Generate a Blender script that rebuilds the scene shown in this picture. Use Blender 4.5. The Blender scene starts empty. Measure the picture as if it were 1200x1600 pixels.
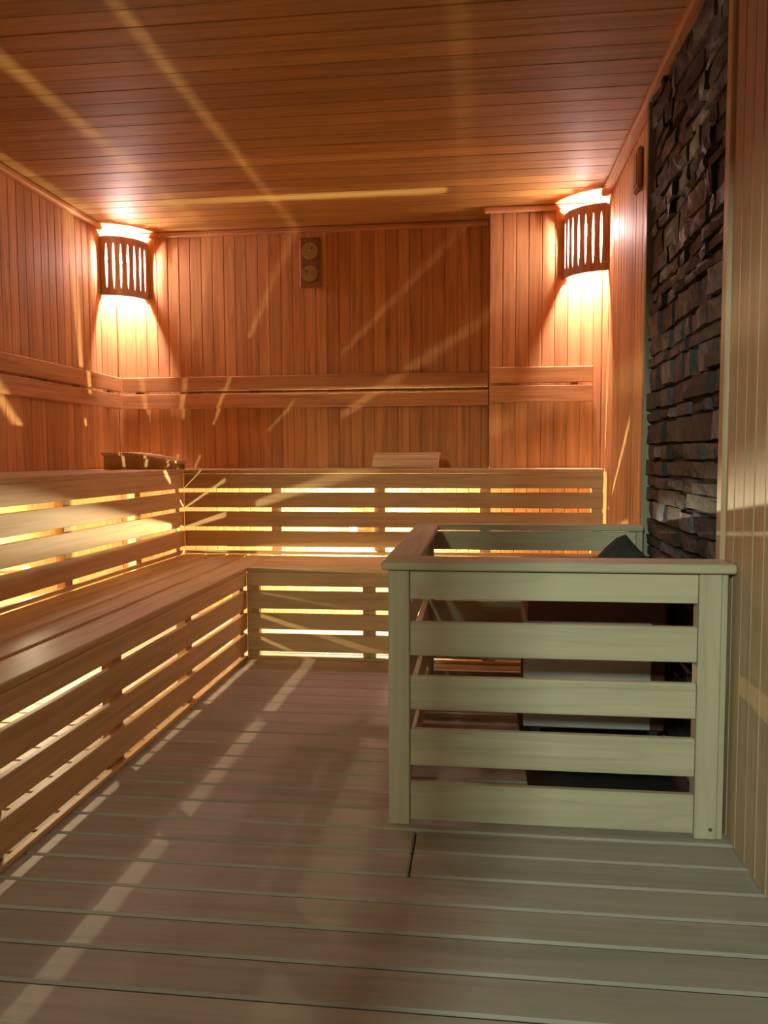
import bpy, bmesh, math, random
from mathutils import Vector, Matrix

random.seed(7)
sc = bpy.context.scene
C = sc.collection

# ------------------------------------------------------------------ camera
cam_d = bpy.data.cameras.new('camera')
cam = bpy.data.objects.new('camera', cam_d)
C.objects.link(cam)
cam_d.sensor_fit = 'VERTICAL'
cam_d.sensor_height = 24.0
cam_d.lens = 1240.4 / 1600.0 * 24.0
cam_d.clip_start = 0.02
_r = Vector((0.99298441, 0.11817059, -0.00420331))
_u = Vector((-0.00394465, 0.06863247, 0.99763421))
_f = Vector((-0.1181795, 0.99061864, -0.06861712))
cam.matrix_world = Matrix(((_r.x, _u.x, -_f.x, 0.0), (_r.y, _u.y, -_f.y, 0.0),
                           (_r.z, _u.z, -_f.z, 1.0), (0, 0, 0, 1)))
sc.camera = cam

# ------------------------------------------------------------------ world, hall light through the invented doorway, exposure
world = bpy.data.worlds.new('world')
sc.world = world
world.use_nodes = True
world.node_tree.nodes['Background'].inputs[0].default_value = (0.55, 0.62, 0.55, 1)
world.node_tree.nodes['Background'].inputs[1].default_value = 0.05

DOOR_W = 152.0         # hall light coming in through the invented doorway
ld = bpy.data.lights.new('hall_light', 'AREA')
ld.shape = 'RECTANGLE'; ld.size = 0.24; ld.size_y = 0.30
ld.energy = DOOR_W; ld.color = (0.80, 1.0, 0.82)
lo = bpy.data.objects.new('hall_light', ld)
C.objects.link(lo)
lo.location = (-1.08, -3.0, 2.33)
lo.rotation_euler = (Vector((0.35, 2.0, 0.45)) - Vector(lo.location)).to_track_quat('-Z', 'Y').to_euler()

sc.view_settings.view_transform = 'Standard'
sc.view_settings.look = 'None'
sc.view_settings.gamma = 1.0
sc.view_settings.use_curve_mapping = False
sc.view_settings.exposure = 0.0
sc.cycles.use_denoising = True
sc.cycles.max_bounces = 8
sc.cycles.diffuse_bounces = 6
sc.cycles.sample_clamp_indirect = 4.0

WALL_LAMP_L = 3900.0      # radiance of the corner lamp bulbs
BENCH_LAMP_L = 100000.0     # radiance of the bulbs under the benches
WALL_LAMP_C = (1.0, 0.69, 0.65)
BENCH_LAMP_C = (1.0, 0.85, 0.52)

# ------------------------------------------------------------------ dimensions (metres)
D, DP, L, R, RN = 4.88, 4.64, -2.286, 0.685, 0.650     # back wall, projecting bay, left, right, near right wall
BAY_X = 0.060
CEIL, TRIM_Z = 2.405, 2.372
FRONT = -0.62
YU, XU, HU = 4.332, -1.659, 0.936       # upper bench front faces and height
YL, XL, HL = 3.804, -1.142, 0.459       # lower bench
BEND = 0.660                            # right end of the back benches
YF, YB = 2.074, 3.237                   # stove fence front and back
YN = 2.22                               # end of the near right wall

# ------------------------------------------------------------------ materials
def _ramp(nt, stops):
    r = nt.nodes.new('ShaderNodeValToRGB')
    el = r.color_ramp.elements
    while len(el) < len(stops): el.new(0.5)
    for e, (p, c) in zip(el, stops):
        e.position = p; e.color = (*c, 1)
    return r

def wood(name, col, axis, rough=0.5, var=0.22, grain=0.25, spec=0.22, knots=False):
    m = bpy.data.materials.new(name); m.use_nodes = True
    nt = m.node_tree; N, K = nt.nodes, nt.links
    b = N['Principled BSDF']
    tc = N.new('ShaderNodeTexCoord'); oi = N.new('ShaderNodeObjectInfo')
    mul = N.new('ShaderNodeMath'); mul.operation = 'MULTIPLY'; mul.inputs[1].default_value = 37.0
    K.new(oi.outputs['Random'], mul.inputs[0])
    add = N.new('ShaderNodeVectorMath'); add.operation = 'ADD'
    K.new(tc.outputs['Object'], add.inputs[0]); K.new(mul.outputs[0], add.inputs[1])
    mp = N.new('ShaderNodeMapping')
    s = [42.0, 42.0, 42.0]; s['xyz'.index(axis)] = 1.6
    mp.inputs['Scale'].default_value = s
    K.new(add.outputs[0], mp.inputs['Vector'])
    nz = N.new('ShaderNodeTexNoise'); nz.inputs['Scale'].default_value = 1.0
    nz.inputs['Detail'].default_value = 5.0; nz.inputs['Distortion'].default_value = 0.6
    K.new(mp.outputs[0], nz.inputs['Vector'])
    lo_ = tuple(c * (1 - grain) for c in col); hi_ = tuple(min(1, c * (1 + grain * 0.6)) for c in col)
    rp = _ramp(nt, [(0.3, lo_), (0.5, col), (0.72, hi_)])
    K.new(nz.outputs['Fac'], rp.inputs[0])
    # broad cathedral figure
    mp2 = N.new('ShaderNodeMapping'); s2 = [11.0, 11.0, 11.0]; s2['xyz'.index(axis)] = 1.1
    mp2.inputs['Scale'].default_value = s2
    K.new(add.outputs[0], mp2.inputs['Vector'])
    wv = N.new('ShaderNodeTexNoise'); wv.inputs['Scale'].default_value = 1.0; wv.inputs['Detail'].default_value = 1.0
    K.new(mp2.outputs[0], wv.inputs['Vector'])
    mm = N.new('ShaderNodeMath'); mm.operation = 'MULTIPLY'; mm.inputs[1].default_value = 9.0 if knots else 6.0
    K.new(wv.outputs['Fac'], mm.inputs[0])
    fr = N.new('ShaderNodeMath'); fr.operation = 'PINGPONG'; fr.inputs[1].default_value = 1.0
    K.new(mm.outputs[0], fr.inputs[0])
    rp2 = _ramp(nt, [(0.0, (1 - grain * 0.55,) * 3), (0.28, (1, 1, 1)), (1.0, (1.0, 1.0, 1.0))])
    K.new(fr.outputs[0], rp2.inputs[0])
    mx = N.new('ShaderNodeMixRGB'); mx.blend_type = 'MULTIPLY'; mx.inputs[0].default_value = 1.0
    K.new(rp.outputs[0], mx.inputs[1]); K.new(rp2.outputs[0], mx.inputs[2])
    # board to board variation
    hv = N.new('ShaderNodeHueSaturation')
    mr = N.new('ShaderNodeMapRange'); mr.inputs['To Min'].default_value = 1 - var; mr.inputs['To Max'].default_value = 1 + var
    K.new(oi.outputs['Random'], mr.inputs['Value'])
    K.new(mr.outputs[0], hv.inputs['Value']); K.new(mx.outputs[0], hv.inputs['Color'])
    K.new(hv.outputs[0], b.inputs['Base Color'])
    b.inputs['Roughness'].default_value = rough
    b.inputs['Specular IOR Level'].default_value = spec
    bp = N.new('ShaderNodeBump'); bp.inputs['Strength'].default_value = 0.08; bp.inputs['Distance'].default_value = 0.002
    K.new(nz.outputs['Fac'], bp.inputs['Height']); K.new(bp.outputs[0], b.inputs['Normal'])
    return m

def plain(name, col, rough=0.5, metal=0.0, noise=0.0, nscale=20.0, spec=0.5):
    m = bpy.data.materials.new(name); m.use_nodes = True
    nt = m.node_tree; N, K = nt.nodes, nt.links
    b = N['Principled BSDF']
    b.inputs['Roughness'].default_value = rough; b.inputs['Metallic'].default_value = metal
    b.inputs['Specular IOR Level'].default_value = spec
    tc = N.new('ShaderNodeTexCoord')
    nz = N.new('ShaderNodeTexNoise'); nz.inputs['Scale'].default_value = nscale; nz.inputs['Detail'].default_value = 4
    K.new(tc.outputs['Object'], nz.inputs['Vector'])
    rp = _ramp(nt, [(0.3, tuple(c * (1 - noise) for c in col)), (0.7, tuple(min(1, c * (1 + noise)) for c in col))])
    K.new(nz.outputs['Fac'], rp.inputs[0]); K.new(rp.outputs[0], b.inputs['Base Color'])
    return m

def glow(name, col, strength):
    m = bpy.data.materials.new(name); m.use_nodes = True
    nt = m.node_tree; nt.nodes.clear()
    e = nt.nodes.new('ShaderNodeEmission'); o = nt.nodes.new('ShaderNodeOutputMaterial')
    e.inputs[0].default_value = (*col, 1); e.inputs[1].default_value = strength
    nt.links.new(e.outputs[0], o.inputs[0])
    return m

CEDAR = (0.70, 0.385, 0.165)
BENCHC = (0.62, 0.43, 0.22)
PINE = (0.53, 0.46, 0.31)
NEARC = (0.51, 0.36, 0.22)
FLOORC = (0.40, 0.355, 0.295)
W = {}
for ax in 'xyz':
    W['cedar_' + ax] = wood('cedar_' + ax, CEDAR, ax, 0.65, 0.14, spec=0.10)
    W['bench_' + ax] = wood('bench_wood_' + ax, BENCHC, ax, 0.55, 0.10, 0.2)
    W['pine_' + ax] = wood('pine_' + ax, PINE, ax, 0.5, 0.06, 0.16, knots=True)
    W['near_' + ax] = wood('pale_board_' + ax, NEARC, ax, 0.5, 0.09, 0.16)
    W['dark_' + ax] = wood('lamp_wood_' + ax, (0.68, 0.38, 0.24), ax, 0.6, 0.08)
W['plaque_z'] = wood('plaque_wood', (0.34, 0.18, 0.075), 'z', 0.6, 0.05)
W['ceil'] = wood('ceiling_wood', (0.47, 0.27, 0.075), 'x', 0.62, 0.2)
W['floor'] = wood('floor_wood', FLOORC, 'x', 0.6, 0.08, 0.12)
W['grey_z'] = wood('grey_trim', (0.30, 0.28, 0.18), 'z', 0.5, 0.05)
M_back = plain('slab_backing', (0.16, 0.075, 0.03), 0.9, noise=0.2)  # dark brown backing slab behind boards and planks
M_steel = plain('brushed_steel', (0.62, 0.61, 0.57), 0.42, 0.25, 0.08, 3)
M_dark = plain('dark_enamel', (0.12, 0.048, 0.024), 0.6, 0.0, 0.2, 9)
M_black = plain('dull_black', (0.012, 0.011, 0.010), 0.7, 0.0, 0.2, 9)
M_blue = plain('strip_blue', (0.16, 0.30, 0.45), 0.4)
M_porc = plain('porcelain', (0.7, 0.66, 0.58), 0.3)
M_dial = plain('dial_face', (0.42, 0.33, 0.16), 0.25, 0.0, 0.1)
M_brass = plain('brass', (0.6, 0.42, 0.18), 0.3, 0.9)
M_ink = plain('black_ink', (0.02, 0.02, 0.02), 0.5)
M_joint = plain('stone_mortar', (0.02, 0.017, 0.014), 0.95, noise=0.2)
M_rock = plain('heater_stone', (0.035, 0.031, 0.028), 0.85, 0, 0.4, 14)
M_wl = glow('wall_lamp_glow', WALL_LAMP_C, WALL_LAMP_L)
M_bl = glow('bench_lamp_glow', BENCH_LAMP_C, BENCH_LAMP_L)
M_bl2 = glow('left_bench_lamp_glow', BENCH_LAMP_C, BENCH_LAMP_L * 0.36)
M_env = bpy.data.materials.new('bulb_glass'); M_env.use_nodes = True
_nt = M_env.node_tree; _nt.nodes.clear()
_tb = _nt.nodes.new('ShaderNodeBsdfTransparent'); _eb = _nt.nodes.new('ShaderNodeEmission')
_eb.inputs[0].default_value = (1.0, 0.9, 0.65, 1); _eb.inputs[1].default_value = 40.0
_mx = _nt.nodes.new('ShaderNodeMixShader'); _mx.inputs[0].default_value = 0.06
_ob = _nt.nodes.new('ShaderNodeOutputMaterial')
_nt.links.new(_tb.outputs[0], _mx.inputs[1]); _nt.links.new(_eb.outputs[0], _mx.inputs[2]); _nt.links.new(_mx.outputs[0], _ob.inputs[0])
M_screw = plain('screw_steel', (0.25, 0.22, 0.18), 0.4, 0.8)

# stone with colour variation per piece
def stone_mat():
    m = bpy.data.materials.new('split_stone'); m.use_nodes = True
    nt = m.node_tree; N, K = nt.nodes, nt.links; b = N['Principled BSDF']
    oi = N.new('ShaderNodeObjectInfo'); tc = N.new('ShaderNodeTexCoord')
    rp = _ramp(nt, [(0.0, (0.026, 0.020, 0.014)), (0.5, (0.046, 0.035, 0.025)), (0.8, (0.072, 0.066, 0.055)), (0.95, (0.16, 0.15, 0.135)), (1.0, (0.11, 0.15, 0.20))])
    K.new(oi.outputs['Random'], rp.inputs[0])
    nz = N.new('ShaderNodeTexNoise'); nz.inputs['Scale'].default_value = 28; nz.inputs['Detail'].default_value = 6
    K.new(tc.outputs['Object'], nz.inputs['Vector'])
    r2 = _ramp(nt, [(0.3, (0.45, 0.45, 0.45)), (0.7, (1.3, 1.25, 1.2))])
    K.new(nz.outputs['Fac'], r2.inputs[0])
    mx = N.new('ShaderNodeMixRGB'); mx.blend_type = 'MULTIPLY'; mx.inputs[0].default_value = 1
    K.new(rp.outputs[0], mx.inputs[1]); K.new(r2.outputs[0], mx.inputs[2])
    K.new(mx.outputs[0], b.inputs['Base Color'])
    b.inputs['Roughness'].default_value = 0.75
    bp = N.new('ShaderNodeBump'); bp.inputs['Strength'].default_value = 0.5; bp.inputs['Distance'].default_value = 0.006
    K.new(nz.outputs['Fac'], bp.inputs['Height']); K.new(bp.outputs[0], b.inputs['Normal'])
    return m
M_stone = stone_mat()

# ------------------------------------------------------------------ builders
def finish(name, bm, mat, parent=None, loc=(0, 0, 0), smooth=False, label=None):
    me = bpy.data.meshes.new(name)
    bmesh.ops.recalc_face_normals(bm, faces=bm.faces[:])
    bm.to_mesh(me); bm.free()
    me.materials.append(mat)
    if smooth:
        for p in me.polygons: p.use_smooth = True
    return link(name, me, parent, loc, label)

def base_of(p):
    v = Vector((0, 0, 0))
    while p is not None:
        v += Vector(p.location); p = p.parent
    return v

def link(name, me, parent, loc, label=None):
    o = bpy.data.objects.new(name, me)
    C.objects.link(o)
    o.location = Vector(loc) - base_of(parent)
    if parent is not None: o.parent = parent
    if label: o['label'] = label
    return o

_cache = {}
def box(name, lo_, hi_, mat, parent=None, bev=0.003, label=None):
    s = tuple(round(abs(b - a), 4) for a, b in zip(lo_, hi_))
    key = (s, bev, mat.name)
    me = _cache.get(key)
    if me is None:
        bm = bmesh.new()
        bmesh.ops.create_cube(bm, size=1.0)
        for v in bm.verts: v.co = Vector((v.co.x * s[0], v.co.y * s[1], v.co.z * s[2]))
        if bev:
            bmesh.ops.bevel(bm, geom=bm.edges[:], offset=min(bev, min(s) * 0.4), segments=1, profile=0.5, affect='EDGES')
        me = bpy.data.meshes.new(name); bm.to_mesh(me); bm.free(); me.materials.append(mat)
        _cache[key] = me
    c = tuple((a + b) / 2 for a, b in zip(lo_, hi_))
    return link(name, me, parent, c, label)

def thing(name, label, cat, loc=(0, 0, 0), group=None):
    o = bpy.data.objects.new(name, None); C.objects.link(o)
    o.empty_display_size = 0.05
    o.location = loc; o['label'] = label; o['category'] = cat
    if group: o['group'] = group
    return o

def struct(name, lo_, hi_, mat, label=None, cat=None):
    o = box(name, lo_, hi_, mat, None, 0)
    o['kind'] = 'structure'
    o['label'] = label; o['category'] = cat
    return o

def cyl(name, r, depth, axis, mat, parent, loc, seg=24, r2=None, smooth=False, label=None):
    bm = bmesh.new()
    bmesh.ops.create_cone(bm, cap_ends=True, segments=seg, radius1=r, radius2=r if r2 is None else r2, depth=depth)
    if axis == 'x': bmesh.ops.rotate(bm, verts=bm.verts, matrix=Matrix.Rotation(math.pi / 2, 3, 'Y'))
    if axis == 'y': bmesh.ops.rotate(bm, verts=bm.verts, matrix=Matrix.Rotation(math.pi / 2, 3, 'X'))
    return finish(name, bm, mat, parent, loc, smooth, label)

# ------------------------------------------------------------------ room shell
floor = struct('floor', (L - 0.1, FRONT - 1.6, -0.10), (R + 0.1, D + 0.1, -0.022), M_back,
               'wooden plank floor running across the sauna room', 'floor')
PITCH = 0.1165
y0 = 1.371
k0 = int((FRONT - 1.5 - y0) // PITCH)
k = k0
while True:
    a = y0 + PITCH * k
    if a > D - 0.01: break
    b = min(a + PITCH - 0.006, D)
    dz = random.uniform(-0.0012, 0.0)
    if k in (4, 5):
        box('plank', (L, a, -0.022), (-0.165, b, dz), W['floor'], floor, 0.005)
        box('plank', (-0.161, a, -0.022), (R, b, dz), W['floor'], floor, 0.005)
    else:
        box('plank', (L, a, -0.022), (R, b, dz), W['floor'], floor, 0.005)
    k += 1

ceiling = struct('ceiling', (L - 0.1, FRONT - 0.1, CEIL + 0.012), (R + 0.1, D + 0.1, CEIL + 0.08), M_back,
                 'boarded wooden ceiling above the benches', 'ceiling')
CP = 0.1045
k = 0
while True:
    b = D - CP * k; a = b - CP + 0.0015
    if b < FRONT + 0.02: break
    box('board', (L, max(a, FRONT), CEIL + random.uniform(-0.0008, 0.0008)), (R, b, CEIL + 0.014), W['ceil'], ceiling, 0.0025)
    k += 1

WP = 0.0725
def wall_boards(parent, axis, a0, a1, face, out, z0, z1, mat, start=None, pitch=WP):
    """vertical tongue and groove boards; axis = running axis, out = +1/-1 direction the wall faces"""
    p = a0 if start is None else start
    while p < a1 - 0.012:
        q = min(p + pitch, a1)
        if q <= a0 + 0.012:
            p += pitch; continue
        lo_, hi_ = p + 0.0005, q - 0.0005
        f = face + out * random.uniform(-0.0008, 0.0008)
        if lo_ < a0: lo_ = a0
        t = 0.014
        w = sorted((f, f - out * t))
        if axis == 'x': box('board', (lo_, w[0], z0), (hi_, w[1], z1), mat, parent, 0.0032)
        else: box('board', (w[0], lo_, z0), (w[1], hi_, z1), mat, parent, 0.0032)
        p += pitch

wb = struct('wall_back', (L - 0.1, D + 0.012, 0), (R + 0.1, D + 0.1, CEIL + 0.02), M_back,
            'back wall of vertical cedar boards behind the benches', 'wall')
wall_boards(wb, 'x', L, BAY_X, D, -1, 0.0, CEIL, W['cedar_z'], start=L - 0.02)
wbb = struct('wall_back_bay', (BAY_X + 0.013, DP + 0.012, 0), (R + 0.1, D + 0.012, CEIL + 0.02), M_back,
             'projecting bay of vertical cedar boards under the right corner lamp', 'wall')
wall_boards(wbb, 'x', BAY_X, R, DP, -1, 0.0, CEIL, W['cedar_z'])
wall_boards(wbb, 'y', DP + 0.002, D, BAY_X, -1, 0.0, CEIL, W['cedar_z'], pitch=0.12)
wl = struct('wall_left', (L - 0.1, FRONT - 0.1, 0), (L - 0.012, D + 0.1, CEIL + 0.02), M_back,
            'left wall of vertical cedar boards', 'wall')
wall_boards(wl, 'y', FRONT, D, L, 1, 0.0, CEIL, W['cedar_z'], start=D - WP * 70)
SY0, SY1 = YN + 0.014, 3.285                   # stone strip along the right wall
wr = struct('wall_right', (R + 0.013, FRONT - 0.1, 0), (R + 0.1, D + 0.1, CEIL + 0.02), M_back,
            'right wall of narrow cedar boards between bay and stone strip', 'wall')
wall_boards(wr, 'y', SY1 + 0.035, DP, R, -1, 0.0, CEIL, W['cedar_z'])
wn = struct('wall_right_near', (RN + 0.013, FRONT - 0.1, 0), (R + 0.013, YN, CEIL + 0.02), M_back,
            'pale boarded right wall beside the slatted fence', 'wall')
wall_boards(wn, 'y', FRONT, YN - 0.03, RN, -1, 0.0, CEIL, W['near_z'], start=YN - 0.03 - WP * 40)
tr = box('trim_1', (RN - 0.012, YN - 0.032, 0), (R + 0.02, YN + 0.012, CEIL), W['near_z'], None, 0.004)
tr['kind'] = 'structure'; tr['label'] = 'pale vertical corner trim right of the stone strip'; tr['category'] = 'trim'
tr = box('trim_2', (R - 0.034, SY1, 0), (R + 0.012, SY1 + 0.034, CEIL - 0.0), W['grey_z'], None, 0.003)
tr['kind'] = 'structure'; tr['label'] = 'grey green vertical trim left of the stone strip'; tr['category'] = 'trim'
tr = box('trim_3', (R - 0.020, DP - 0.020, HU), (R, DP, CEIL), W['cedar_z'], None, 0.005)
tr['kind'] = 'structure'; tr['label'] = 'thin corner bead between projecting bay and right wall'; tr['category'] = 'trim'

# ceiling trims
def cornice(n, lo_, hi_, ax, label):
    o = box('trim_%d' % n, lo_, hi_, W['cedar_' + ax], None, 0.008)
    o['kind'] = 'structure'; o['label'] = label; o['category'] = 'trim'
T = 0.036
cornice(4, (L, FRONT, TRIM_Z), (L + T, D, CEIL), 'y', 'wooden cornice along the top of the left wall')
cornice(5, (L + T, D - T, TRIM_Z), (BAY_X - 0.001, D, CEIL), 'x', 'wooden cornice along the top of the back wall')
cornice(6, (BAY_X - T, DP - T, TRIM_Z), (R - T, DP, CEIL), 'x', 'wooden cornice across the top of the projecting bay')
cornice(7, (R - T - 0.012, YN + 0.013, TRIM_Z), (R, DP, CEIL), 'y', 'wooden cornice along the top of the right wall')
cornice(8, (RN - T, FRONT, TRIM_Z), (RN, YN - 0.03, CEIL), 'y', 'wooden cornice above the pale near wall')

# unseen front wall; its doorway is invented to let the hall light in
DX0, DX1, DZ = -0.572, 0.46, 2.05
GX0 = -1.12
wf = struct('wall_front', (L, FRONT - 0.09, DZ), (RN, FRONT, CEIL), W['near_x'], 'unseen boarded front wall over the invented doorway', 'wall')
for a, b in ((L, GX0), (DX1, RN)):
    box('board', (a, FRONT - 0.09, 0), (b, FRONT, DZ), W['near_z'], wf, 0.003)
dr = box('added_frame_1', (DX0 - 0.05, FRONT - 0.09, DZ - 0.05), (DX1, FRONT + 0.012, DZ), W['near_x'], None, 0.004)
dr['kind'] = 'structure'; dr['label'] = 'wooden frame of the invented doorway'; dr['category'] = 'added door frame'
box('jamb', (DX0 - 0.05, FRONT - 0.09, 0), (DX0, FRONT + 0.012, DZ - 0.05), W['near_z'], dr, 0.004)  # upright added so it casts the shade stripe on floor and fence
box('jamb', (DX1 - 0.04, FRONT - 0.09, 0), (DX1, FRONT + 0.012, DZ - 0.05), W['near_z'], dr, 0.004)
M_glass = bpy.data.materials.new('tinted_glass'); M_glass.use_nodes = True
_nt = M_glass.node_tree; _nt.nodes.clear()
_tb = _nt.nodes.new('ShaderNodeBsdfTransparent'); _tb.inputs[0].default_value = (0.72, 0.68, 0.64, 1)
_gb = _nt.nodes.new('ShaderNodeBsdfGlossy'); _gb.inputs['Roughness'].default_value = 0.05
_mx = _nt.nodes.new('ShaderNodeMixShader'); _mx.inputs[0].default_value = 0.06
_ob = _nt.nodes.new('ShaderNodeOutputMaterial')
_nt.links.new(_tb.outputs[0], _mx.inputs[1]); _nt.links.new(_gb.outputs[0], _mx.inputs[2]); _nt.links.new(_mx.outputs[0], _ob.inputs[0])
wd = box('added_pane_1', (GX0 + 0.001, FRONT - 0.05, 0.0), (DX0 - 0.0505, FRONT - 0.042, DZ), M_glass, None, 0)  # pane added to dim the hall light falling on the left
wd['kind'] = 'structure'; wd['label'] = 'added tinted pane dimming the hall light beside the doorway'; wd['category'] = 'added pane'

# ------------------------------------------------------------------ stone cladding on the right wall
ws = struct('wall_stone', (R + 0.002, SY0, 0), (R + 0.012, SY1, CEIL), M_joint,
            'dark split stone cladding strip behind the heater', 'wall')
def stone(y_a, y_b, z_a, z_b):
    bm = bmesh.new()
    ny, nz = 3, 2
    grid = []
    px = random.uniform(0.010, 0.028)
    tilt = random.uniform(-0.014, 0.014)
    for i in range(ny + 1):
        row = []
        for j in range(nz + 1):
            y = y_a + (y_b - y_a) * i / ny; z = z_a + (z_b - z_a) * j / nz
            edge = i in (0, ny) or j in (0, nz)
            x = R - px - tilt * (i / ny - 0.5) + random.uniform(-0.004, 0.004) + (0.004 if edge else 0)
            if 0 < i < ny: y += random.uniform(-0.01, 0.01)
            if 0 < j < nz: z += random.uniform(-0.008, 0.008)
            row.append(bm.verts.new((x, y, z)))
        grid.append(row)
    for i in range(ny):
        for j in range(nz):
            bm.faces.new((grid[i][j], grid[i + 1][j], grid[i + 1][j + 1], grid[i][j + 1]))
    ring = [grid[i][0] for i in range(ny + 1)] + [grid[ny][j] for j in range(1, nz + 1)] + \
           [grid[i][nz] for i in range(ny - 1, -1, -1)] + [grid[0][j] for j in range(nz - 1, 0, -1)]
    back = [bm.verts.new((R + 0.004, v.co.y, v.co.z)) for v in ring]
    n = len(ring)
    for i in range(n):
        bm.faces.new((ring[i], back[i], back[(i + 1) % n], ring[(i + 1) % n]))
    c = Vector((R, (y_a + y_b) / 2, (z_a + z_b) / 2))
    for v in bm.verts: v.co -= c
    finish('stone', bm, M_stone, ws, c)
z = 0.0
while z < CEIL - 0.05:
    h = random.choice((0.045, 0.055, 0.062, 0.072, 0.09))
    z2 = min(z + h, CEIL - 0.002)
    if CEIL - z2 < 0.04: z2 = CEIL - 0.002
    y = SY0
    while y < SY1 - 0.02:
        w = random.uniform(0.07, 0.22)
        y2 = min(y + w, SY1 - 0.002)
        if SY1 - y2 < 0.06: y2 = SY1 - 0.002
        dh = random.uniform(0.0, 0.012)
        stone(y + 0.0025, y2 - 0.0025, z + 0.002 + random.uniform(-0.003, 0.006), z2 - 0.002 - dh)
        y = y2
    z = z2

# ------------------------------------------------------------------ benches
SP = 0.1236
def seat_x(parent, x0, x1, yfront, yback, ztop, th=0.024, gap=0.018, gap2=0.004):
    """slats running along x, laid from the front edge backwards"""
    p, n = yfront, 0
    while p < yback - 0.03:
        w_ = SP + 0.022 if n == 0 else SP
        q = min(p + w_ - (gap if n == 0 else gap2), yback - 0.004)
        box('seat_slat', (x0, p, ztop - th), (x1, q, ztop), W['bench_x'], parent, 0.004)
        p += w_; n += 1
def seat_y(parent, y0_, y1_, xfront, xback, ztop, th=0.024, gap=0.018):
    p, n = xfront, 0
    while p > xback + 0.03:
        w_ = SP + 0.030 if n == 0 else SP
        q = max(p - w_ + (gap if n < 3 else 0.005), xback + 0.004)
        box('seat_slat', (q, y0_, ztop - th), (p, y1_, ztop), W['bench_y'], parent, 0.004)
        p -= w_; n += 1

UP_B = [(0.8305, 0.9110), (0.7225, 0.8075), (0.6135, 0.6995), (0.5015, 0.5905), (0.4597, 0.4780)]
LO_B = [(0.3665, 0.4345), (0.2530, 0.3430), (0.1500, 0.2300), (0.0385, 0.1270), (0.0, 0.0150)]
RT = 0.020

# upper left
t = thing('upper_bench', 'upper slatted bench along the left wall', 'bench', (L, 2.0, 0), 'glowing slatted benches')
seat_y(t, FRONT + 0.03, D - 0.004, XU + 0.004, L, HU)
for a, b in UP_B:
    box('riser_slat', (XU - RT, FRONT + 0.03, a), (XU, YU - 0.0, b), W['bench_y'], t, 0.002)
for y in (0.36, 1.04, 1.72, 2.40, 3.08, 3.76, 4.285):
    w_ = 0.030
    box('post', (XU - RT - 0.042, y - w_, 0.44), (XU - RT - 0.001, y + w_, HU - 0.03), W['bench_z'], t, 0.002)
for y in (0.36, 1.72, 3.84, 4.34):
    box('cross_beam', (L + 0.004, y - 0.02, HU - 0.075), (XU - RT - 0.044, y + 0.02, HU - 0.0245), W['bench_x'], t, 0.002)
# upper back
t = thing('upper_bench', 'upper slatted bench along the back wall', 'bench', (-0.4, D, 0), 'glowing slatted benches')
seat_x(t, XU + 0.006, BEND, YU - 0.004, DP - 0.002, HU)
box('seat_slat', (XU + 0.006, DP + 0.002, HU - 0.024), (BAY_X - 0.016, DP + 0.118, HU), W['bench_x'], t, 0.004)
box('seat_slat', (XU + 0.006, DP + 0.124, HU - 0.024), (BAY_X - 0.016, D - 0.004, HU), W['bench_x'], t, 0.004)
for a, b in UP_B:
    box('riser_slat', (XU + 0.001, YU, a), (BEND, YU + RT, b), W['bench_x'], t, 0.002)
for x in (-1.127, -0.545, 0.035, 0.630):
    w_ = 0.030
    box('post', (x - w_, YU + RT + 0.001, 0.44), (x + w_, YU + RT + 0.042, HU - 0.03), W['bench_z'], t, 0.002)
for x in (-1.36, 0.30):
    box('cross_beam', (x - 0.02, YU + RT + 0.044, HU - 0.075), (x + 0.02, DP - 0.002, HU - 0.0245), W['bench_y'], t, 0.002)
# lower left
t = thing('lower_bench', 'lower slatted step bench along the left wall beside the floor', 'bench', (XU, 2.0, 0), 'glowing slatted benches')
seat_y(t, FRONT + 0.03, YU - 0.003, XL + 0.004, XU, HL)
for a, b in LO_B:
    box('riser_slat', (XL - RT, FRONT + 0.03, a), (XL, YL, b), W['bench_y'], t, 0.002)
for y in (-0.16, 0.48, 1.12, 1.745, 2.42, 3.06, 3.785):
    w_ = 0.031
    box('post', (XL - RT - 0.042, y - w_, 0.0), (XL - RT - 0.001, y + w_, HL - 0.03), W['bench_z'], t, 0.002)
# lower back
t = thing('lower_bench', 'lower slatted step bench along the back wall running behind the fence', 'bench', (-0.4, YU, 0), 'glowing slatted benches')
seat_x(t, XL + 0.006, BEND, YL - 0.004, YU, HL)
for a, b in LO_B:
    box('riser_slat', (XL + 0.001, YL, a), (BEND, YL + RT, b), W['bench_x'], t, 0.002)
for x in (-1.118, -0.533, 0.05, 0.629):
    w_ = 0.031
    box('post', (x - w_, YL + RT + 0.001, 0.0), (x + w_, YL + RT + 0.042, HL - 0.03), W['bench_z'], t, 0.002)

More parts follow.
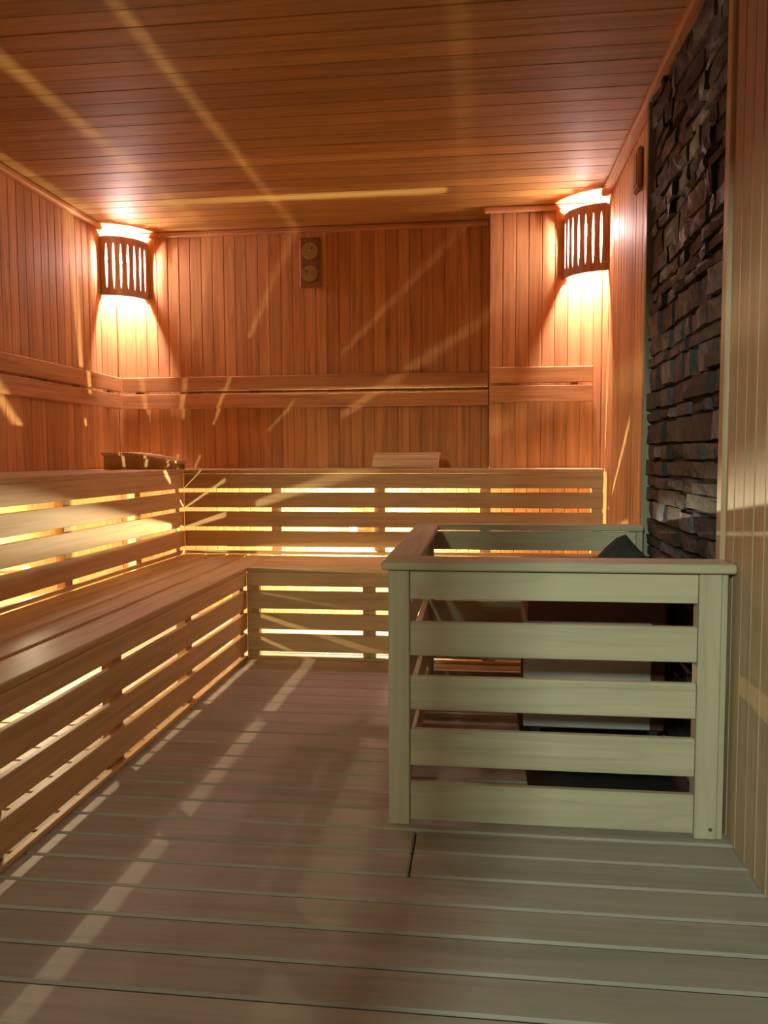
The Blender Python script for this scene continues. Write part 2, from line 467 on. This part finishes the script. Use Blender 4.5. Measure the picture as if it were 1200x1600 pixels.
# ------------------------------------------------------------------ backrests
def backrest(label, axis, a0, a1, face, out, loc):
    t = thing('backrest', label, 'backrest', loc, 'two-board backrests')
    for z0, z1 in ((1.418, 1.508), (1.310, 1.404)):
        w = sorted((face + out * 0.022, face + out * 0.042))
        if axis == 'x': box('backrest_board', (a0, w[0], z0), (a1, w[1], z1), W['cedar_x'], t, 0.004)
        else: box('backrest_board', (w[0], a0, z0), (w[1], a1, z1), W['cedar_y'], t, 0.004)
    n = max(2, int((a1 - a0) / 0.75) + 1)
    for i in range(n):
        p = a0 + 0.1 + (a1 - a0 - 0.2) * i / (n - 1)
        w = sorted((face, face + out * 0.0215))
        if axis == 'x': box('spacer', (p - 0.02, w[0], 1.32), (p + 0.02, w[1], 1.49), W['cedar_z'], t, 0.002)
        else: box('spacer', (w[0], p - 0.02, 1.32), (w[1], p + 0.02, 1.49), W['cedar_z'], t, 0.002)
backrest('two-board wooden backrest on the left wall', 'y', FRONT + 0.2, D - 0.044, L, 1, (L + 0.03, 2.5, 1.31))
backrest('long two-board wooden backrest across the back wall', 'x', L + 0.044, BAY_X - 0.004, D, -1, (-1.1, D, 1.31))
backrest('short two-board wooden backrest on the projecting bay', 'x', BAY_X + 0.003, 0.636, DP, -1, (0.35, DP, 1.31))

# ------------------------------------------------------------------ fence around the heater
t = thing('stove_fence', 'pale pine slatted fence with top rail around the heater', 'fence', (0.2, YF, 0))
ZR = 0.7255; RTH = 0.0235
XFL, XAI = -0.256, -0.1625
S_Z = [(0.622, 0.698), (0.468, 0.560), (0.320, 0.412), (0.166, 0.266), (0.014, 0.117)]
box('top_rail', (XFL, YF, ZR - RTH), (0.6485, YF + 0.125, ZR), W['pine_x'], t, 0.004)
box('top_rail', (XFL, YF + 0.1255, ZR - RTH), (XAI, YB - 0.006, ZR), W['pine_y'], t, 0.004)
box('top_rail', (XFL, YB - 0.0055, ZR - RTH), (0.6505, YB + 0.085, ZR), W['pine_x'], t, 0.004)
PT = ZR - RTH - 0.0005
box('post', (-0.240, YF + 0.018, 0), (-0.183, YF + 0.080, PT), W['pine_z'], t, 0.003)
box('post', (0.562, YF + 0.016, 0.002), (0.618, YF + 0.074, PT), W['pine_z'], t, 0.003)
box('post_strip', (0.6185, YF + 0.020, 0.002), (0.6335, YF + 0.078, PT), W['pine_z'], t, 0.002)
box('post', (-0.240, YB + 0.004, 0), (-0.183, YB + 0.064, PT), W['pine_z'], t, 0.003)
box('post', (0.625, YB + 0.004, 0), (0.6500, YB + 0.064, PT), W['pine_z'], t, 0.003)
for z0, z1 in S_Z:
    box('slat', (-0.181, YF + 0.022, z0), (0.561, YF + 0.042, z1), W['pine_x'], t, 0.002)
    box('slat', (-0.222, YF + 0.082, z0), (-0.202, YB + 0.002, z1), W['pine_y'], t, 0.002)
    box('slat', (-0.181, YB + 0.010, z0), (0.624, YB + 0.030, z1), W['pine_x'], t, 0.002)
for zz in (0.03,):
    cyl('screw', 0.005, 0.003, 'y', M_screw, t, (0.602, YF + 0.0155, zz), 10)

# ------------------------------------------------------------------ heater
t = thing('sauna_heater', 'steel fronted electric heater standing inside the slatted fence', 'heater', (0.39, 2.8, 0))
HX0, HX1, HY0, HY1 = 0.162, 0.600, 2.60, 3.02
box('body', (HX0, HY0, 0.11), (HX1, HY1, 0.575), M_dark, t, 0.006)
box('front_panel', (HX0 - 0.014, HY0 - 0.014, 0.118), (0.552, HY0 - 0.001, 0.467), M_steel, t, 0.003)
box('blue_strip', (HX0 - 0.012, HY0 - 0.0165, 0.452), (HX0 + 0.075, HY0 - 0.0145, 0.466), M_blue, t, 0, 'small pale blue strip')  # small blue strip at the top left of the panel
for x in (HX0 + 0.03, HX1 - 0.03):
    for y in (HY0 + 0.04, HY1 - 0.04):
        box('leg', (x - 0.015, y - 0.015, 0.006), (x + 0.015, y + 0.015, 0.1095), M_black, t, 0.002)
box('black_floor_sheet', (HX0 - 0.01, 2.20, 0.0006), (0.645, 3.14, 0.0055), M_black, t, 0.001)  # thin black sheet on the floor, reaching forward of the heater
for (x0, y0_, x1, y1) in ((HX0, HY0, HX1, HY0 + 0.012), (HX0, HY1 - 0.012, HX1, HY1), (HX0, HY0 + 0.0125, HX0 + 0.012, HY1 - 0.0125), (HX1 - 0.012, HY0 + 0.0125, HX1, HY1 - 0.0125)):
    box('tray_side', (x0, y0_, 0.5755), (x1, y1, 0.625), M_dark, t, 0.002)

def rock(c, s, label, seed, wedge=False):
    rnd = random.Random(seed)
    bm = bmesh.new()
    bmesh.ops.create_icosphere(bm, subdivisions=2, radius=1.0)
    for v in bm.verts:
        d = v.co.normalized()
        k_ = 1 + rnd.uniform(-0.13, 0.13)
        v.co = Vector((d.x * s[0] * k_, d.y * s[1] * k_, d.z * s[2] * k_))
        if wedge and d.z > -0.2:
            h = (d.z + 0.2) / 1.2
            an = math.atan2(d.y, d.x); rr = (1 - 0.90 * h) * (1 + rnd.uniform(-0.05, 0.05))
            v.co = Vector((math.cos(an) * s[0] * rr, math.sin(an) * s[1] * rr, s[2] * (1.2 * h - 0.2)))
    o = finish('heater_stone', bm, M_rock, None, c)
    o['label'] = label; o['category'] = 'stone'; o['group'] = 'stones heaped on the heater'
    return o
rock((0.478, 2.72, 0.655), (0.105, 0.10, 0.085), 'large dark wedge-shaped stone peeking over the fence rail', 3, True)
i = 0
for x, y, z_ in ((0.20, 2.67, 0.606), (0.29, 2.68, 0.606), (0.21, 2.78, 0.606), (0.31, 2.80, 0.606),
                 (0.20, 2.90, 0.606), (0.30, 2.93, 0.606), (0.42, 2.92, 0.606), (0.53, 2.92, 0.606)):
    rock((x, y, z_), (0.042, 0.045, 0.030), 'small dark stone lying in the heater tray', 20 + i); i += 1

# ------------------------------------------------------------------ corner lamps
RS = 0.215
def corner_lamp(cx, cy, sx, label):
    """quarter-round wooden shade across a wall corner; sx = +1 when the room lies to +x of the corner"""
    t = thing('corner_lamp', label, 'lamp', (cx, cy, 1.99), 'corner lamps with slotted wooden shades')
    z0, z1 = 1.992, 2.346
    A0, A1 = math.radians(3), math.radians(87)
    nsl = 7
    cs = [A0 + (A1 - A0) * (i + 0.72) / (nsl + 0.44) for i in range(nsl)]
    K_ = 14
    hz = z1 - z0
    vb, vt = 0.115, 0.885
    bm = bmesh.new()
    def P(a, v, r):
        return bm.verts.new((sx * r * math.cos(a), -r * math.sin(a), v * hz))
    def halfw(v):
        u = (v - vb) / (vt - vb)
        return max(0.0012, 0.029 * (max(0.0, 1 - (2 * u - 1) ** 2)) ** 0.55)
    TH = 0.007
    def strip(rows):
        # rows: list of lists of (angle, v); makes a closed thin shell
        out = [[P(a, v, RS) for a, v in r] for r in rows]
        inn = [[P(a, v, RS - TH) for a, v in r] for r in rows]
        m, n = len(rows), len(rows[0])
        for i in range(m - 1):
            for j in range(n - 1):
                bm.faces.new((out[i][j], out[i][j + 1], out[i + 1][j + 1], out[i + 1][j]))
                bm.faces.new((inn[i][j], inn[i + 1][j], inn[i + 1][j + 1], inn[i][j + 1]))
        for i in range(m - 1):
            bm.faces.new((out[i][0], out[i + 1][0], inn[i + 1][0], inn[i][0]))
            bm.faces.new((out[i][n - 1], inn[i][n - 1], inn[i + 1][n - 1], out[i + 1][n - 1]))
        for j in range(n - 1):
            bm.faces.new((out[0][j], inn[0][j], inn[0][j + 1], out[0][j + 1]))
            bm.faces.new((out[m - 1][j], out[m - 1][j + 1], inn[m - 1][j + 1], inn[m - 1][j]))
    full = [A0 + (A1 - A0) * i / 24 for i in range(25)]
    strip([[(a, v) for a in full] for v in (0.0, vb)])
    strip([[(a, v) for a in full] for v in (vt, 1.0)])
    for s_ in range(nsl + 1):
        rows = []
        for i in range(K_ + 1):
            v = vb + (vt - vb) * i / K_
            la = A0 if s_ == 0 else cs[s_ - 1] + halfw(v)
            ra = A1 if s_ == nsl else cs[s_] - halfw(v)
            rows.append([(la + (ra - la) * j / 3, v) for j in range(4)])
        strip(rows)
    finish('shade', bm, W['dark_z'], t, (cx, cy, z0))
    # batten on each wall that carries the shade
    x_in = sorted((cx + sx * (RS - 0.022), cx + sx * (RS - 0.008)))
    box('batten', (x_in[0], cy - 0.0135, z0 + 0.004), (x_in[1], cy - 0.0005, z1 - 0.004), W['dark_z'], t, 0.001)
    xw = sorted((cx + sx * 0.0005, cx + sx * 0.0135))
    box('batten', (xw[0], cy - RS + 0.008, z0 + 0.004), (xw[1], cy - RS + 0.022, z1 - 0.004), W['dark_z'], t, 0.001)
    # bulb holder in the corner
    bx, by = cx + sx * 0.105, cy - 0.105
    xm = cx + sx * 0.044
    cyl('socket', 0.013, 0.066, 'x', M_porc, t, (xm - sx * 0.003, by, 2.235), 16)
    cyl('back_plate', 0.030, 0.008, 'x', M_porc, t, (cx + sx * 0.0045, by, 2.235), 20)
    bm = bmesh.new()
    bmesh.ops.create_icosphere(bm, subdivisions=3, radius=0.030)
    finish('bulb', bm, M_wl, t, (bx, by, 2.235), True, 'glowing bulb')
corner_lamp(L, D, 1, 'lit corner lamp with slotted curved wooden shade, above the left backrest')
corner_lamp(R, DP, -1, 'lit corner lamp with slotted curved wooden shade, beside the stone strip')

# ------------------------------------------------------------------ bulbs under the benches
def bench_lamp(pos, axis, wall, label, m_fil):
    x, y, z = pos
    t = thing('bench_lamp', label, 'lamp', (x, y, z - 0.05), 'bulbs hidden under the benches')
    bm = bmesh.new(); bmesh.ops.create_icosphere(bm, subdivisions=3, radius=0.026)
    env = finish('bulb', bm, M_env, t, pos, True, 'clear glowing bulb')
    bm = bmesh.new(); bmesh.ops.create_icosphere(bm, subdivisions=2, radius=0.0065)
    finish('filament', bm, m_fil, env, pos, True)
    if axis == 'y':
        cyl('socket', 0.010, 0.06, 'y', M_porc, t, (x, y + 0.054, z), 16)
        cyl('holder', 0.008, wall - (y + 0.084), 'y', M_porc, t, (x, (wall + y + 0.084) / 2, z), 12)
        cyl('back_plate', 0.040, 0.012, 'y', M_porc, t, (x, wall - 0.006, z), 20)
    else:
        cyl('socket', 0.010, 0.06, 'x', M_porc, t, (x - 0.054, y, z), 16)
        cyl('holder', 0.008, (x - 0.084) - wall, 'x', M_porc, t, ((wall + x - 0.084) / 2, y, z), 12)
        cyl('back_plate', 0.040, 0.012, 'x', M_porc, t, (wall + 0.006, y, z), 20)
bench_lamp((-0.715, 4.50, 0.588), 'y', D, 'bare bulb glowing behind the slats of the upper back bench', M_bl)
bench_lamp((-1.996, 3.30, 0.495), 'x', L, 'bare bulb hidden behind the slats of the left benches', M_bl2)

# ------------------------------------------------------------------ headrests on the upper bench
def headrest(c, length, span, along, label, hfun):
    """curved slatted headrest: slats run along 'along', laid on two curved runners"""
    t = thing('headrest', label, 'headrest', c, 'slatted headrests on the upper bench')
    n = 7
    sw = span / n
    def place(u, v, z):        # u along profile (0..span), v along slat
        return (c[0] + u - span / 2, c[1] + v, c[2] + z) if along == 'y' else (c[0] + v, c[1] + u - span / 2, c[2] + z)
    for i in range(n):
        u0, u1 = i * sw + 0.003, (i + 1) * sw - 0.003
        h0, h1 = hfun(u0 / span), hfun(u1 / span)
        bm = bmesh.new()
        th = 0.020
        pts = [(u0, h0), (u1, h1), (u1, h1 - th), (u0, h0 - th)]
        a = [bm.verts.new(place(u, -length / 2, h)) for u, h in pts]
        b = [bm.verts.new(place(u, length / 2, h)) for u, h in pts]
        bm.faces.new(a); bm.faces.new(b[::-1])
        for q in range(4): bm.faces.new((a[q], b[q], b[(q + 1) % 4], a[(q + 1) % 4]))
        bmesh.ops.bevel(bm, geom=bm.edges[:], offset=0.003, segments=1, profile=0.5, affect='EDGES')
        for v in bm.verts: v.co -= Vector(c)
        finish('slat', bm, W['bench_' + along], t, c)
    for v0 in (-length / 2 + 0.03, length / 2 - 0.055):
        bm = bmesh.new()
        K_ = 10; th = 0.0205
        top, bot, top2, bot2 = [], [], [], []
        for i in range(K_ + 1):
            u = span * (0.01 + 0.98 * i / K_); h = hfun(u / span) - th
            top.append(bm.verts.new(place(u, v0, h))); bot.append(bm.verts.new(place(u, v0, 0.0005)))
            top2.append(bm.verts.new(place(u, v0 + 0.025, h))); bot2.append(bm.verts.new(place(u, v0 + 0.025, 0.0005)))
        for i in range(K_):
            bm.faces.new((top[i], top[i + 1], bot[i + 1], bot[i])); bm.faces.new((top2[i], bot2[i], bot2[i + 1], top2[i + 1]))
            bm.faces.new((top[i], top2[i], top2[i + 1], top[i + 1])); bm.faces.new((bot[i], bot[i + 1], bot2[i + 1], bot2[i]))
        bm.faces.new((top[0], bot[0], bot2[0], top2[0])); bm.faces.new((top[K_], top2[K_], bot2[K_], bot[K_]))
        for v in bm.verts: v.co -= Vector(c)
        finish('runner', bm, W['bench_' + ('x' if along == 'y' else 'y')], t, c)
headrest((-1.965, 4.52, HU), 0.26, 0.43, 'y', 'curved slatted wooden headrest in the left corner of the upper bench',
         lambda s: 0.050 + 0.052 * math.cos(min(1, max(0, (s - 0.15) / 0.85)) * math.pi / 2))
headrest((-0.402, 4.50, HU), 0.37, 0.27, 'x', 'curved slatted wooden headrest mid-way along the back upper bench',
         lambda s: 0.022 + 0.070 * math.sin(min(1, s * 2.2) * math.pi / 2))

# ------------------------------------------------------------------ thermometer and sensor
t = thing('thermometer', 'wooden plaque with two round dials on the back wall', 'thermometer', (-1.028, D, 2.04))
box('plaque', (-1.096, D - 0.026, 2.040), (-0.962, D - 0.001, 2.340), W['plaque_z'], t, 0.012)
for zz, an in ((2.255, 0.6), (2.118, -0.8)):
    ring = cyl('dial', 0.050, 0.010, 'y', M_brass, t, (-1.028, D - 0.0315, zz), 28)
    cyl('dial_face', 0.044, 0.003, 'y', M_dial, ring, (-1.028, D - 0.038, zz), 28)
    bm = bmesh.new(); bmesh.ops.create_cube(bm, size=1)
    for v in bm.verts: v.co = Vector((v.co.x * 0.005, v.co.y * 0.0015, v.co.z * 0.045 + 0.012))
    bmesh.ops.rotate(bm, verts=bm.verts, matrix=Matrix.Rotation(an, 3, 'Y'))
    finish('needle', bm, M_ink, ring, (-1.028, D - 0.0405, zz))
    cyl('hub', 0.010, 0.005, 'y', M_brass, ring, (-1.028, D - 0.0415, zz), 14)
t = thing('sensor_cover', 'small dark wooden sensor cover high on the right wall', 'sensor', (R, 3.59, 2.13))
box('cover', (R - 0.024, 3.535, 2.130), (R - 0.001, 3.645, 2.305), W['plaque_z'], t, 0.010)
box('grille', (R - 0.0275, 3.560, 2.155), (R - 0.0245, 3.620, 2.280), W['plaque_z'], t, 0.001)
